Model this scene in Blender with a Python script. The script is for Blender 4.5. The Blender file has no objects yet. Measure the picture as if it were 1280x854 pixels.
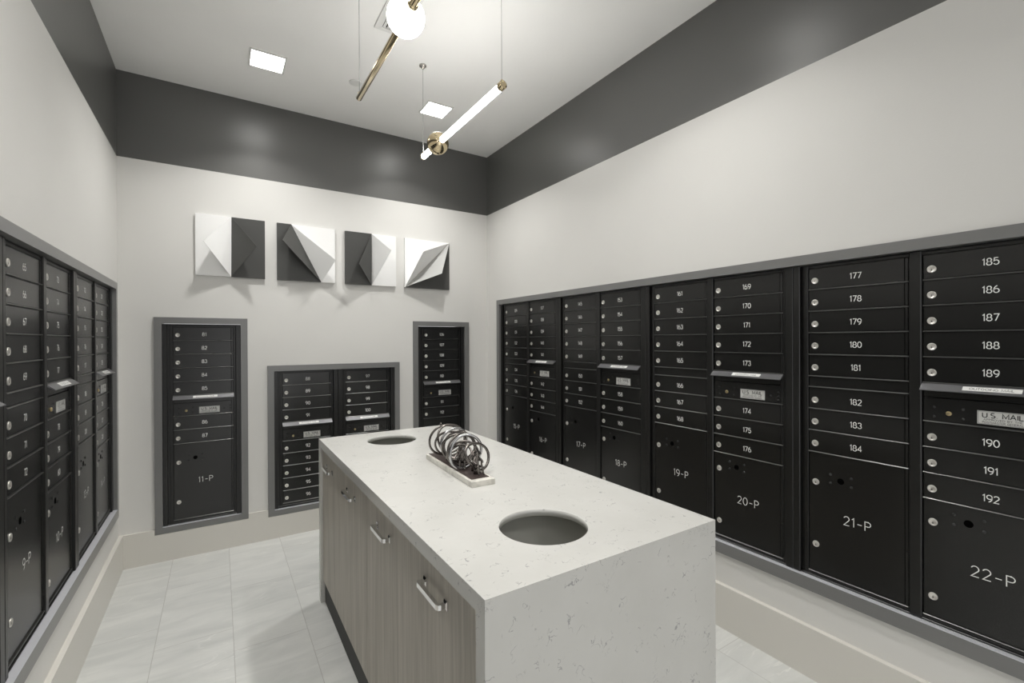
import bpy, bmesh, math, random
from math import pi, sin, cos, radians, sqrt, atan2
from mathutils import Vector, Matrix

C = bpy.context.scene.collection
SC = bpy.context.scene
random.seed(7)

# ------------------------------------------------------------------ room dimensions (metres)
XL, XR, D, YF = -0.519, 2.057, 3.6505, -1.25      # left wall, right wall, back wall, front wall
ZC, ZB = 3.043, 2.5175                            # ceiling, lower edge of the dark paint band
EYE = 1.3886

# ------------------------------------------------------------------ camera
cam = bpy.data.cameras.new('camera')
cam.sensor_fit = 'HORIZONTAL'; cam.sensor_width = 36.0
cam.lens = 576.73 / 1280 * 36.0
cam.clip_start = 0.02
co = bpy.data.objects.new('camera', cam); C.objects.link(co)
yaw, ro, pt = radians(32.4288), -0.004, -0.0029
rh = Vector((cos(yaw), -sin(yaw), 0)); dh = Vector((sin(yaw), cos(yaw), 0)); vh = Vector((0, 0, -1))
d1 = dh * cos(pt) - vh * sin(pt); v1 = dh * sin(pt) + vh * cos(pt)
r2 = rh * cos(ro) - v1 * sin(ro); v2 = rh * sin(ro) + v1 * cos(ro)
m = Matrix.Identity(4)
for i in range(3):
    m[i][0] = r2[i]; m[i][1] = -v2[i]; m[i][2] = -d1[i]
m.translation = Vector((0, 0, EYE))
co.matrix_world = m
SC.camera = co

# ------------------------------------------------------------------ world, exposure, lamp powers
w = bpy.data.worlds.new('world'); SC.world = w; w.use_nodes = True
w.node_tree.nodes['Background'].inputs[0].default_value = (1, 1, 1, 1)
w.node_tree.nodes['Background'].inputs[1].default_value = 1.3     # added fill light, entering by an unseen opening behind the camera
SC.view_settings.view_transform = 'Standard'
try: SC.view_settings.look = 'None'
except Exception: pass
SC.view_settings.gamma = 1.0
SC.view_settings.use_curve_mapping = False
SC.view_settings.exposure = 0.13
P_BACK, P_MID, P_FRONT = 7.0, 7.0, 2.0        # watts of each recessed downlight, by row
E_LENS = 17.0
E_TUBE = 30.0        # emission strength of the tube
E_GLOBE = 11.0
SC.cycles.max_bounces = 16; SC.cycles.diffuse_bounces = 10; SC.cycles.glossy_bounces = 6
LIGHT_COL = (1.0, 0.985, 0.95)

# ------------------------------------------------------------------ helpers
def link(o, parent=None):
    C.objects.link(o)
    if parent is not None: o.parent = parent
    return o
def obj(name, bm, mats, parent=None, smooth=False):
    me = bpy.data.meshes.new(name)
    bm.normal_update(); bm.to_mesh(me); bm.free()
    for mt in (mats if isinstance(mats, (list, tuple)) else [mats]): me.materials.append(mt)
    if smooth:
        for p in me.polygons: p.use_smooth = True
    return link(bpy.data.objects.new(name, me), parent)
def inst(name, me, parent, loc=(0, 0, 0)):
    o = bpy.data.objects.new(name, me); o.location = loc
    return link(o, parent)
def thing(name, label, cat, loc=(0, 0, 0), rz=0.0, group=None):
    o = bpy.data.objects.new(name, None); o.empty_display_size = 0.05
    o.location = loc; o.rotation_euler = (0, 0, rz)
    o['label'] = label; o['category'] = cat
    if group: o['group'] = group
    return link(o)
def struct(o): o['kind'] = 'structure'; return o
def box(bm, x0, x1, y0, y1, z0, z1, mi=0, bev=0.0):
    vs = [bm.verts.new((x, y, z)) for x in (x0, x1) for y in (y0, y1) for z in (z0, z1)]
    f = [(0, 1, 3, 2), (4, 6, 7, 5), (0, 4, 5, 1), (2, 3, 7, 6), (0, 2, 6, 4), (1, 5, 7, 3)]
    fs = [bm.faces.new([vs[i] for i in q]) for q in f]
    for q in fs: q.material_index = mi
    if bev > 0:
        es = list({e for q in fs for e in q.edges})
        r = bmesh.ops.bevel(bm, geom=es, offset=bev, segments=1, affect='EDGES', profile=0.5)
        for q in r['faces']: q.material_index = mi
    return fs
def prism(bm, pts, y0, y1, mi=0, axis='y'):
    """polygon given as (x,z) pairs extruded from y0 to y1 (or (x,y) pairs along z for axis='z', (y,z) along x for 'x')"""
    def P(a, b, t):
        return {'y': (a, t, b), 'z': (a, b, t), 'x': (t, a, b)}[axis]
    A = [bm.verts.new(P(a, b, y0)) for a, b in pts]
    B = [bm.verts.new(P(a, b, y1)) for a, b in pts]
    n = len(pts)
    fs = [bm.faces.new(A), bm.faces.new(B[::-1])]
    for i in range(n):
        fs.append(bm.faces.new([A[i], B[i], B[(i + 1) % n], A[(i + 1) % n]]))
    bmesh.ops.recalc_face_normals(bm, faces=fs)
    for q in fs: q.material_index = mi
    return fs
def lathe(bm, prof, c=(0, 0, 0), axis='z', seg=32, mi=0, smooth=True, cap=True):
    """profile of (radius, height) pairs turned about an axis through c"""
    c = Vector(c)
    def P(r, a, t):
        if axis == 'z': return c + Vector((r * cos(a), r * sin(a), t))
        if axis == 'y': return c + Vector((r * cos(a), t, r * sin(a)))
        return c + Vector((t, r * cos(a), r * sin(a)))
    rings = []
    for r, t in prof:
        if r < 1e-6: rings.append([bm.verts.new(P(0, 0, t))])
        else: rings.append([bm.verts.new(P(r, 2 * pi * k / seg, t)) for k in range(seg)])
    fs = []
    for A, B in zip(rings[:-1], rings[1:]):
        for k in range(seg):
            k2 = (k + 1) % seg
            if len(A) == 1 and len(B) == 1: continue
            if len(A) == 1: q = [A[0], B[k], B[k2]]
            elif len(B) == 1: q = [A[k], B[0], A[k2]]
            else: q = [A[k], B[k], B[k2], A[k2]]
            fs.append(bm.faces.new(q))
    if cap:
        for R in (rings[0], rings[-1]):
            if len(R) > 1: fs.append(bm.faces.new(R))
    bmesh.ops.recalc_face_normals(bm, faces=fs)
    for q in fs:
        q.material_index = mi; q.smooth = smooth and len(q.verts) <= 4
    return fs
def tube(bm, pts, r, seg=10, closed=False, mi=0, cap=True):
    pts = [Vector(p) for p in pts]; n = len(pts)
    rad = r if isinstance(r, (list, tuple)) else [r] * n
    rings = []; prev = None
    for i in range(n):
        a = pts[(i - 1) % n] if (closed or i > 0) else pts[i]
        b = pts[(i + 1) % n] if (closed or i < n - 1) else pts[i]
        t = (b - a).normalized()
        if prev is None:
            u = t.orthogonal().normalized()
        else:
            u = (prev - t * prev.dot(t))
            u = u.normalized() if u.length > 1e-6 else t.orthogonal().normalized()
        prev = u; v = t.cross(u)
        rings.append([bm.verts.new(pts[i] + (u * cos(2 * pi * k / seg) + v * sin(2 * pi * k / seg)) * rad[i]) for k in range(seg)])
    fs = []
    pairs = list(zip(rings[:-1], rings[1:]))
    for A, B in pairs:
        for k in range(seg):
            fs.append(bm.faces.new([A[k], A[(k + 1) % seg], B[(k + 1) % seg], B[k]]))
    if closed:
        A, B = rings[-1], rings[0]
        off = min(range(seg), key=lambda s: sum((A[k].co - B[(k + s) % seg].co).length for k in range(0, seg, 3)))
        for k in range(seg):
            fs.append(bm.faces.new([A[k], A[(k + 1) % seg], B[(k + 1 + off) % seg], B[(k + off) % seg]]))
    elif cap:
        fs.append(bm.faces.new(rings[0][::-1])); fs.append(bm.faces.new(rings[-1]))
    for q in fs: q.material_index = mi; q.smooth = True
    return fs
def sphere(bm, c, r, seg=40, mi=0, sz=1.0):
    lathe(bm, [(r * sin(pi * k / (seg // 2)), -r * sz * cos(pi * k / (seg // 2))) for k in range(seg // 2 + 1)], c, 'z', seg, mi, True, False)
def grid_wall(us, vs, holes, t, matfn, P, bm):
    """a wall with openings: front face at depth 0, back at depth t; P(u,v,d) -> xyz"""
    ulo, uhi, vlo, vhi = min(us), max(us), min(vs), max(vs)
    us = sorted(set(us + [min(max(q, ulo), uhi) for h in holes for q in h[:2]]))
    vs = sorted(set(vs + [min(max(q, vlo), vhi) for h in holes for q in h[2:]]))
    us = [u for u in us]; nu, nv = len(us) - 1, len(vs) - 1
    def solid(i, j):
        if i < 0 or j < 0 or i >= nu or j >= nv: return False
        cu, cv = (us[i] + us[i + 1]) / 2, (vs[j] + vs[j + 1]) / 2
        return not any(h[0] < cu < h[1] and h[2] < cv < h[3] for h in holes)
    V = {}
    def v(i, j, k):
        if (i, j, k) not in V: V[(i, j, k)] = bm.verts.new(P(us[i], vs[j], t * k))
        return V[(i, j, k)]
    fs = []
    for i in range(nu):
        for j in range(nv):
            if not solid(i, j): continue
            mi = matfn((us[i] + us[i + 1]) / 2, (vs[j] + vs[j + 1]) / 2)
            q = [[v(i, j, 0), v(i + 1, j, 0), v(i + 1, j + 1, 0), v(i, j + 1, 0)],
                 [v(i, j, 1), v(i, j + 1, 1), v(i + 1, j + 1, 1), v(i + 1, j, 1)]]
            if not solid(i - 1, j): q.append([v(i, j, 0), v(i, j + 1, 0), v(i, j + 1, 1), v(i, j, 1)])
            if not solid(i + 1, j): q.append([v(i + 1, j, 0), v(i + 1, j, 1), v(i + 1, j + 1, 1), v(i + 1, j + 1, 0)])
            if not solid(i, j - 1): q.append([v(i, j, 0), v(i, j, 1), v(i + 1, j, 1), v(i + 1, j, 0)])
            if not solid(i, j + 1): q.append([v(i, j + 1, 0), v(i + 1, j + 1, 0), v(i + 1, j + 1, 1), v(i, j + 1, 1)])
            for a in q:
                f = bm.faces.new(a); f.material_index = mi; fs.append(f)
    bmesh.ops.recalc_face_normals(bm, faces=fs)

# ------------------------------------------------------------------ materials
def mat(name, col, rough=0.5, metal=0.0, spec=0.5, emit=None, es=0.0):
    mt = bpy.data.materials.new(name); mt.use_nodes = True
    b = mt.node_tree.nodes['Principled BSDF']
    b.inputs['Base Color'].default_value = (*col, 1); b.inputs['Roughness'].default_value = rough
    b.inputs['Metallic'].default_value = metal; b.inputs['Specular IOR Level'].default_value = spec
    if emit:
        b.inputs['Emission Color'].default_value = (*emit, 1); b.inputs['Emission Strength'].default_value = es
    return mt
class NT:
    def __init__(s, mt): s.t = mt.node_tree; s.n = s.t.nodes; s.l = s.t.links; s.b = s.n['Principled BSDF']
    def new(s, typ, **kw):
        nd = s.n.new(typ)
        for k, v in kw.items(): setattr(nd, k, v)
        return nd
    def link(s, a, b): s.l.new(a, b)
    def val(s, sock, v):
        if hasattr(v, 'is_output'): s.l.new(v, sock)
        else: sock.default_value = v
    def math(s, op, a, b=0.0, c=0.0):
        nd = s.new('ShaderNodeMath', operation=op)
        s.val(nd.inputs[0], a); s.val(nd.inputs[1], b); s.val(nd.inputs[2], c)
        return nd.outputs[0]
    def mix(s, f, a, b):
        nd = s.new('ShaderNodeMix', data_type='RGBA')
        s.val(nd.inputs[0], f)
        for k, v in ((6, a), (7, b)):
            if hasattr(v, 'is_output'): s.l.new(v, nd.inputs[k])
            else: nd.inputs[k].default_value = (*v, 1)
        return nd.outputs[2]
    def noise(s, vec, scale, detail=2.0, rough=0.5, dist=0.0):
        nd = s.new('ShaderNodeTexNoise'); nd.inputs['Scale'].default_value = scale
        nd.inputs['Detail'].default_value = detail; nd.inputs['Roughness'].default_value = rough
        nd.inputs['Distortion'].default_value = dist
        if vec is not None: s.l.new(vec, nd.inputs['Vector'])
        return nd.outputs['Fac']
    def maprange(s, v, a, b, c=0.0, d=1.0):
        nd = s.new('ShaderNodeMapRange'); s.val(nd.inputs[0], v)
        for k, x in zip((1, 2, 3, 4), (a, b, c, d)): nd.inputs[k].default_value = x
        return nd.outputs[0]
    def coord(s, scale=(1, 1, 1), rot=(0, 0, 0), kind='Object'):
        if kind == 'Position':
            src = s.new('ShaderNodeNewGeometry').outputs['Position']
        else:
            src = s.new('ShaderNodeTexCoord').outputs[kind]
        mp = s.new('ShaderNodeMapping'); mp.inputs['Scale'].default_value = scale; mp.inputs['Rotation'].default_value = rot
        s.l.new(src, mp.inputs['Vector']); return mp.outputs[0]
    def bump(s, h, strength, dist=0.001):
        nd = s.new('ShaderNodeBump'); nd.inputs['Strength'].default_value = strength; nd.inputs['Distance'].default_value = dist
        s.l.new(h, nd.inputs['Height']); s.l.new(nd.outputs[0], s.b.inputs['Normal'])

def paint(name, col, rough, spec=0.5, tex=0.15):
    mt = mat(name, col, rough, 0, spec); n = NT(mt); co_ = n.coord()
    h = n.noise(co_, 140, 3, 0.6)
    n.bump(h, tex, 0.002)
    v = n.noise(co_, 1.3, 3)
    n.link(n.mix(n.maprange(v, .3, .7), tuple(c * .97 for c in col), tuple(min(1, c * 1.02) for c in col)), n.b.inputs['Base Color'])
    return mt
M = {}
M['wall'] = paint('warm_white_wall_paint', (0.70, 0.692, 0.67), 0.55, 0.4)
M['band'] = paint('charcoal_wall_paint', (0.098, 0.098, 0.093), 0.36, 0.85, 0.08)
M['ceiling'] = paint('ceiling_paint', (0.93, 0.925, 0.91), 0.8, 0.2, 0.08)
M['base'] = paint('baseboard_paint', (0.68, 0.66, 0.615), 0.35, 0.5, 0.04)
M['frame'] = paint('grey_trim_enamel', (0.18, 0.18, 0.178), 0.28, 0.6, 0.03)
M['black'] = paint('black_powder_coat', (0.007, 0.007, 0.0066), 0.27, 0.65, 0.03)
M['blackbody'] = paint('black_anodised_body', (0.009, 0.009, 0.0085), 0.32, 0.55, 0.05)
M['edge'] = mat('metal_door_lip', (0.16, 0.16, 0.155), 0.28, 0.85)  # brighter metallic material for the door lips
M['sill'] = mat('sill_painted_sheen', (0.70, 0.71, 0.75), 0.35, 0.25)  # pale tone stands in for the sheen on the upward sill face
M['void'] = mat('black_hole', (0.002, 0.002, 0.002), 0.9, 0, 0)
M['white_ink'] = mat('engraved_white', (0.80, 0.80, 0.78), 0.6)
M['ink'] = mat('black_lettering', (0.02, 0.02, 0.02), 0.6)
M['silver'] = mat('satin_nickel_lock', (0.72, 0.70, 0.66), 0.32, 0.75, 0.5)
M['keyway'] = mat('keyway', (0.16, 0.15, 0.14), 0.5, 0.5)
M['brasslock'] = mat('brass_lock', (0.62, 0.50, 0.28), 0.3, 1.0)
M['rivet'] = mat('dark_rivet', (0.06, 0.06, 0.06), 0.25, 0.6)
M['hood'] = mat('brushed_hood_metal', (0.24, 0.24, 0.25), 0.34, 0.85)
M['plate'] = mat('silver_name_plate', (0.66, 0.66, 0.64), 0.45, 0.2)
M['label'] = mat('white_label', (0.80, 0.80, 0.78), 0.5)
M['chrome'] = mat('polished_chrome', (0.80, 0.80, 0.80), 0.07, 1.0)
M['brass'] = mat('polished_champagne_brass', (0.66, 0.55, 0.36), 0.10, 1.0)
M['nickel'] = mat('polished_nickel', (0.55, 0.53, 0.49), 0.12, 1.0)
M['wire'] = mat('steel_cable', (0.45, 0.45, 0.44), 0.35, 0.8)
M['glow_tube'] = mat('lit_opal_tube', (0.9, 0.9, 0.9), 0.3, 0, 0.5, LIGHT_COL, E_TUBE)
M['glow_globe'] = mat('lit_opal_globe', (0.9, 0.9, 0.9), 0.3, 0, 0.5, LIGHT_COL, E_GLOBE)
M['lens'] = mat('lit_downlight_lens', (0.9, 0.9, 0.9), 0.4, 0, 0.5, LIGHT_COL, E_LENS)
M['white_trim'] = mat('white_enamel', (0.78, 0.78, 0.76), 0.4)
M['art_white'] = mat('white_lacquer', (0.88, 0.88, 0.875), 0.55, 0, 0.4)
M['art_dark'] = mat('charcoal_lacquer', (0.060, 0.060, 0.057), 0.42, 0, 0.5)
M['art_grey'] = mat('pale_grey_lacquer', (0.42, 0.42, 0.41), 0.5, 0, 0.4)
M['toekick'] = mat('black_toe_kick', (0.03, 0.03, 0.028), 0.6)
M['bin'] = mat('grey_bin_plastic', (0.45, 0.45, 0.415), 0.45)
M['bronze'] = mat('gunmetal', (0.17, 0.155, 0.145), 0.26, 0.9)
M['steelring'] = mat('pewter', (0.46, 0.46, 0.47), 0.24, 0.95)
M['plaque'] = mat('dark_bronze_plate', (0.075, 0.055, 0.05), 0.5, 0.4)

# pale veined marble for the sculpture base
mt = mat('cream_marble', (0.78, 0.76, 0.70), 0.3); n = NT(mt); k = n.coord()
n.link(n.mix(n.maprange(n.noise(k, 14, 5, .6, 1.5), .45, .62), (0.80, 0.78, 0.72), (0.62, 0.60, 0.55)), n.b.inputs['Base Color'])
M['marble'] = mt

# white quartz with thin grey squiggles
mt = mat('white_quartz', (0.80, 0.80, 0.775), 0.22, 0, 0.5); n = NT(mt)
k = n.coord(kind='Position')
wv = n.new('ShaderNodeTexNoise'); wv.inputs['Scale'].default_value = 22; wv.inputs['Detail'].default_value = 3; n.link(k, wv.inputs['Vector'])
add = n.new('ShaderNodeVectorMath', operation='MULTIPLY_ADD')
n.link(wv.outputs['Color'], add.inputs[0]); add.inputs[1].default_value = (.03, .03, .03); n.link(k, add.inputs[2])
line1 = n.math('LESS_THAN', n.math('ABSOLUTE', n.math('SUBTRACT', n.noise(add.outputs[0], 34, 2, .5), .5)), .011)
patch = n.maprange(n.noise(k, 24, 2, .5), .585, .64)
line2 = n.math('LESS_THAN', n.math('ABSOLUTE', n.math('SUBTRACT', n.noise(add.outputs[0], 75, 2, .5), .47)), .014)
patch2 = n.maprange(n.noise(k, 17, 3, .55), .60, .66)
vein = n.math('MAXIMUM', n.math('MULTIPLY', line1, patch), n.math('MULTIPLY', n.math('MULTIPLY', line2, patch2), .6))
soft = n.maprange(n.noise(k, 6, 4, .6), .3, .7)
basec = n.mix(soft, (0.585, 0.580, 0.555), (0.625, 0.620, 0.597))
n.link(n.mix(n.math('MULTIPLY', vein, .60), basec, (0.20, 0.20, 0.21)), n.b.inputs['Base Color'])
M['quartz'] = mt

# taupe wood laminate with vertical grain
mt = mat('taupe_wood_laminate', (0.3, 0.27, 0.24), 0.45, 0, 0.4); n = NT(mt)
k = n.coord((1, 26, 0.9), kind='Position')
g1 = n.noise(k, 3.0, 6, .62, .6)
k2 = n.coord((1, 150, 2.0), kind='Position'); g2 = n.noise(k2, 2.0, 3, .5)
k3 = n.coord((1, 5, 0.35), kind='Position'); g3 = n.noise(k3, 2.0, 2, .5)
g = n.math('ADD', n.math('ADD', n.math('MULTIPLY', g1, .55), n.math('MULTIPLY', g2, .2)), n.math('MULTIPLY', g3, .3))
n.link(n.mix(n.maprange(g, .36, .68), (0.335, 0.308, 0.262), (0.60, 0.555, 0.49)), n.b.inputs['Base Color'])
n.bump(g2, .05, .0005)
M['wood'] = mt

# stone-look floor tiles 304 x 607 mm, each row stepped by a third
mt = mat('grey_stone_tile', (0.55, 0.55, 0.53), 0.3, 0, 0.5); n = NT(mt)
k = n.coord(kind='Position'); sx = n.new('ShaderNodeSeparateXYZ'); n.link(k, sx.inputs[0])
colf = n.math('DIVIDE', n.math('ADD', sx.outputs[0], .557), .304)
col = n.math('FLOOR', colf)
rowf = n.math('DIVIDE', n.math('ADD', n.math('SUBTRACT', sx.outputs[1], 2.80), n.math('MULTIPLY', col, .1945)), .607)
row = n.math('FLOOR', rowf)
fx = n.math('SUBTRACT', colf, col); fy = n.math('SUBTRACT', rowf, row)
ex = n.math('MULTIPLY', n.math('MINIMUM', fx, n.math('SUBTRACT', 1.0, fx)), .304)
ey = n.math('MULTIPLY', n.math('MINIMUM', fy, n.math('SUBTRACT', 1.0, fy)), .607)
edge = n.math('MINIMUM', ex, ey)
grout = n.maprange(edge, .0009, .0016, 1.0, 0.0)
cid = n.new('ShaderNodeCombineXYZ'); n.link(col, cid.inputs[0]); n.link(row, cid.inputs[1])
wn = n.new('ShaderNodeTexWhiteNoise'); n.link(cid.outputs[0], wn.inputs['Vector'])
off = n.new('ShaderNodeVectorMath', operation='MULTIPLY_ADD'); n.link(wn.outputs['Color'], off.inputs[0])
off.inputs[1].default_value = (7, 7, 7); n.link(k, off.inputs[2])
mp = n.new('ShaderNodeMapping'); mp.inputs['Rotation'].default_value = (0, 0, -.55); mp.inputs['Scale'].default_value = (1.2, 4.5, 1); n.link(off.outputs[0], mp.inputs[0])
c1 = n.noise(mp.outputs[0], 2.0, 5, .6, .8)
vn = n.math('ABSOLUTE', n.math('SUBTRACT', n.noise(mp.outputs[0], 1.1, 4, .55, 1.2), .5))
veinf = n.math('MULTIPLY', n.maprange(vn, 0, .012, 1, 0), n.maprange(n.noise(off.outputs[0], 3.0, 2), .5, .65))
tc = n.mix(n.maprange(c1, .32, .68), (0.57, 0.58, 0.565), (0.70, 0.705, 0.685))
tc = n.mix(n.math('MULTIPLY', n.math('SUBTRACT', wn.outputs['Value'], .5), .25), tc, (0.86, 0.86, 0.84))
tc = n.mix(n.math('MULTIPLY', veinf, .5), tc, (0.90, 0.90, 0.87))
tc = n.mix(n.math('MULTIPLY', grout, .6), tc, (0.33, 0.315, 0.29))
n.link(tc, n.b.inputs['Base Color'])
n.bump(n.math('SUBTRACT', 1.0, grout), .4, .001)
M['floor'] = mt

# ------------------------------------------------------------------ large structure
bm = bmesh.new(); box(bm, XL - .3, XR + .3, YF - .2, D + .3, -.12, 0); struct(obj('floor', bm, M['floor']))
bm = bmesh.new(); box(bm, XL - .3, XR + .3, YF - .2, D + .3, ZC, ZC + .12); struct(obj('ceiling', bm, M['ceiling']))

FW, FO, FB = .041, .016, .018        # frame width, how far it stands off the wall, depth of its inner sleeve
# run = inner opening of each frame (u0,u1,z0,z1): u along +Y on the side walls, +X on the back wall
RUN_L = (0.297, 3.503, .409, 1.6955)
RUN_R = (0.212, 3.424, .409, 1.6955)
RUN_A = (-.304, .126, .214, 1.503)
RUN_B = (.327, 1.193, .196, 1.1755)
RUN_C = (1.391, 1.821, .219, 1.508)
SL = .006
def hole(r): return (r[0] - SL, r[1] + SL, r[2] - SL, r[3] + SL)
band = lambda u, v: 1 if v > ZB else 0
def wall(name, u0, u1, holes, P):
    bm = bmesh.new(); grid_wall([u0, u1], [0, ZB, ZC], holes, .2, band, P, bm)
    return struct(obj(name, bm, [M['wall'], M['band']]))
PL = lambda off: (lambda u, v, d: (XL + off - d, u, v))
PR = lambda off: (lambda u, v, d: (XR - off + d, u, v))
PB = lambda off: (lambda u, v, d: (u, D - off + d, v))
wall('wall_left', YF, D, [hole(RUN_L)], PL(0))
wall('wall_right', YF, D, [hole(RUN_R)], PR(0))
wall('wall_back', XL, XR, [hole(RUN_A), hole(RUN_B), hole(RUN_C)], PB(0))
DOOR = (-.10, 1.64, 0.0, 2.35)
wall('wall_front', XL, XR, [DOOR], lambda u, v, d: (u, YF - d, v))

# baseboards, notched under the low mailbox frames
def base(name, u0, u1, holes, P, t):
    bm = bmesh.new(); grid_wall([u0, u1], [0, .2065], holes, t, lambda u, v: 0, P, bm)
    return struct(obj(name, bm, M['base']))
def outer(r, b=None): return (r[0] - FW, r[1] + FW, r[2] - (b or FW), r[3] + FW)
base('baseboard_left', YF, D, [], PL(.021), .021)
base('baseboard_right', YF, D, [], PR(.023), .023)
nb = [(o[0], o[1], o[2], .3) for o in (outer(RUN_A), outer(RUN_B), outer(RUN_C))]
base('baseboard_back', XL + .021, XR - .023, nb, PB(.016), .016)
base('baseboard_front', XL + .021, XR - .023, [(DOOR[0] - .07, DOOR[1] + .07, -.1, .3)], lambda u, v, d: (u, YF + .016 - d, v), .016)

# grey surrounds of the mailbox runs
def frame(name, r, P, fb=FW):
    o = outer(r, fb); bm = bmesh.new()
    O = [(o[0], o[2]), (o[1], o[2]), (o[1], o[3]), (o[0], o[3])]
    I = [(r[0], r[2]), (r[1], r[2]), (r[1], r[3]), (r[0], r[3])]
    H = hole(r); Hh = [(H[0], H[2]), (H[1], H[2]), (H[1], H[3]), (H[0], H[3])]
    V = lambda L, d: [bm.verts.new(P(u, v, d)) for u, v in L]
    rings = [V(O, 0.0), V([(u + (.0015 if u < (o[0]+o[1])/2 else -.0015), v + (.0015 if v < (o[2]+o[3])/2 else -.0015)) for u, v in O], -FO),
             V(I, -FO), V(I, FB), V(Hh, FB), V(Hh, 0.0)]
    fs = []
    for A, B in zip(rings, rings[1:] + rings[:1]):
        for i in range(4):
            fs.append(bm.faces.new([A[i], A[(i + 1) % 4], B[(i + 1) % 4], B[i]]))
    bmesh.ops.recalc_face_normals(bm, faces=fs)
    fs[8].material_index = 1                      # sill face coloured pale for the light it catches
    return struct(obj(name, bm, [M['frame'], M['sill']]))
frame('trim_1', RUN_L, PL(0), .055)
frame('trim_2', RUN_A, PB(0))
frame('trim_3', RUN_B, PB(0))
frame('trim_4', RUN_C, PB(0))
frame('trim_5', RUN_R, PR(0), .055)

# unseen cased opening, added behind the camera to let fill light in
bm = bmesh.new()
for a in ((DOOR[0] - .06, DOOR[0], 0, DOOR[3] + .06), (DOOR[1], DOOR[1] + .06, 0, DOOR[3] + .06), (DOOR[0], DOOR[1], DOOR[3], DOOR[3] + .06)):
    box(bm, a[0], a[1], YF, YF + .016, a[2], a[3])
struct(obj('trim_6', bm, M['frame']))
pl = bpy.data.lights.new('fill_light_portal', 'AREA'); pl.shape = 'RECTANGLE'; pl.size = DOOR[1] - DOOR[0]; pl.size_y = DOOR[3]; pl.cycles.is_portal = True  # portal that guides the added fill light indoors
po = bpy.data.objects.new('fill_light_portal', pl); po.location = ((DOOR[0] + DOOR[1]) / 2, YF - .1, DOOR[3] / 2); po.rotation_euler = (pi / 2, 0, 0); C.objects.link(po)

# ------------------------------------------------------------------ stroke lettering
def arc(cx, cy, rx, ry, a0, a1, n=12):
    return [(cx + rx * cos(radians(a0 + (a1 - a0) * i / n)), cy + ry * sin(radians(a0 + (a1 - a0) * i / n))) for i in range(n + 1)]
G = {   # glyph strokes in a box of the given width and height 1
 '0': (.58, [arc(.29, .5, .29, .5, 90, 450, 24)]),
 '1': (.24, [[(0, .80), (.18, 1), (.18, 0)]]),
 '2': (.54, [arc(.27, .73, .26, .27, 165, -35, 14) + [(0, 0), (.54, 0)]]),
 '3': (.54, [arc(.26, .75, .24, .25, 160, -90, 14), arc(.26, .26, .28, .26, 90, -165, 14)]),
 '4': (.60, [[(.44, 0), (.44, 1), (0, .27), (.60, .27)]]),
 '5': (.54, [[(.48, 1), (.08, 1), (.04, .55)] + arc(.26, .32, .28, .32, 120, -155, 16)]),
 '6': (.56, [arc(.28, .30, .28, .30, 0, 360, 22), arc(.42, .32, .42, .68, 180, 95, 10)]),
 '7': (.54, [[(0, 1), (.54, 1), (.18, 0)]]),
 '8': (.56, [arc(.28, .75, .23, .25, 0, 360, 20), arc(.28, .255, .28, .255, 0, 360, 22)]),
 '9': (.56, [arc(.28, .70, .28, .30, 0, 360, 22), arc(.14, .68, .42, .68, 0, -85, 10)]),
 '-': (.50, [[(.04, .45), (.46, .45)]]),
 '.': (.10, [[(.05, 0), (.05, .06)]]), ' ': (.30, []),
 'A': (.72, [[(0, 0), (.36, 1), (.72, 0)], [(.13, .34), (.59, .34)]]),
 'B': (.60, [[(0, .5), (.34, .5)] + arc(.34, .25, .25, .25, 90, -90, 10) + [(0, 0), (0, 1), (.32, 1)] + arc(.32, .75, .23, .25, 90, -90, 10)]),
 'D': (.64, [[(0, 0), (0, 1), (.24, 1)] + arc(.24, .5, .40, .5, 90, -90, 14) + [(0, 0)]]),
 'E': (.52, [[(.52, 1), (0, 1), (0, 0), (.52, 0)], [(0, .52), (.45, .52)]]),
 'G': (.72, [arc(.38, .5, .37, .5, 48, 318, 18) + [(.72, .46), (.42, .46)]]),
 'H': (.62, [[(0, 0), (0, 1)], [(.62, 0), (.62, 1)], [(0, .52), (.62, .52)]]),
 'I': (.06, [[(.03, 0), (.03, 1)]]),
 'L': (.48, [[(0, 1), (0, 0), (.48, 0)]]),
 'M': (.78, [[(0, 0), (0, 1), (.39, .15), (.78, 1), (.78, 0)]]),
 'N': (.64, [[(0, 0), (0, 1), (.64, 0), (.64, 1)]]),
 'O': (.78, [arc(.39, .5, .39, .5, 90, 450, 26)]),
 'P': (.54, [[(0, 0), (0, 1), (.28, 1)] + arc(.28, .74, .26, .26, 90, -90, 10) + [(0, .48)]]),
 'R': (.58, [[(0, 0), (0, 1), (.30, 1)] + arc(.30, .74, .26, .26, 90, -90, 10) + [(0, .48)], [(.28, .48), (.58, 0)]]),
 'S': (.56, [arc(.28, .75, .25, .25, 40, 250, 12) + arc(.28, .25, .28, .25, 80, -145, 12)]),
 'T': (.58, [[(0, 1), (.58, 1)], [(.29, 1), (.29, 0)]]),
 'U': (.62, [[(0, 1), (0, .31)] + arc(.31, .31, .31, .31, 180, 360, 12) + [(.62, 1)]]),
 'V': (.66, [[(0, 1), (.33, 0), (.66, 1)]]),
 'Y': (.62, [[(0, 1), (.31, .45), (.62, 1)], [(.31, .45), (.31, 0)]]),
}
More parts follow.
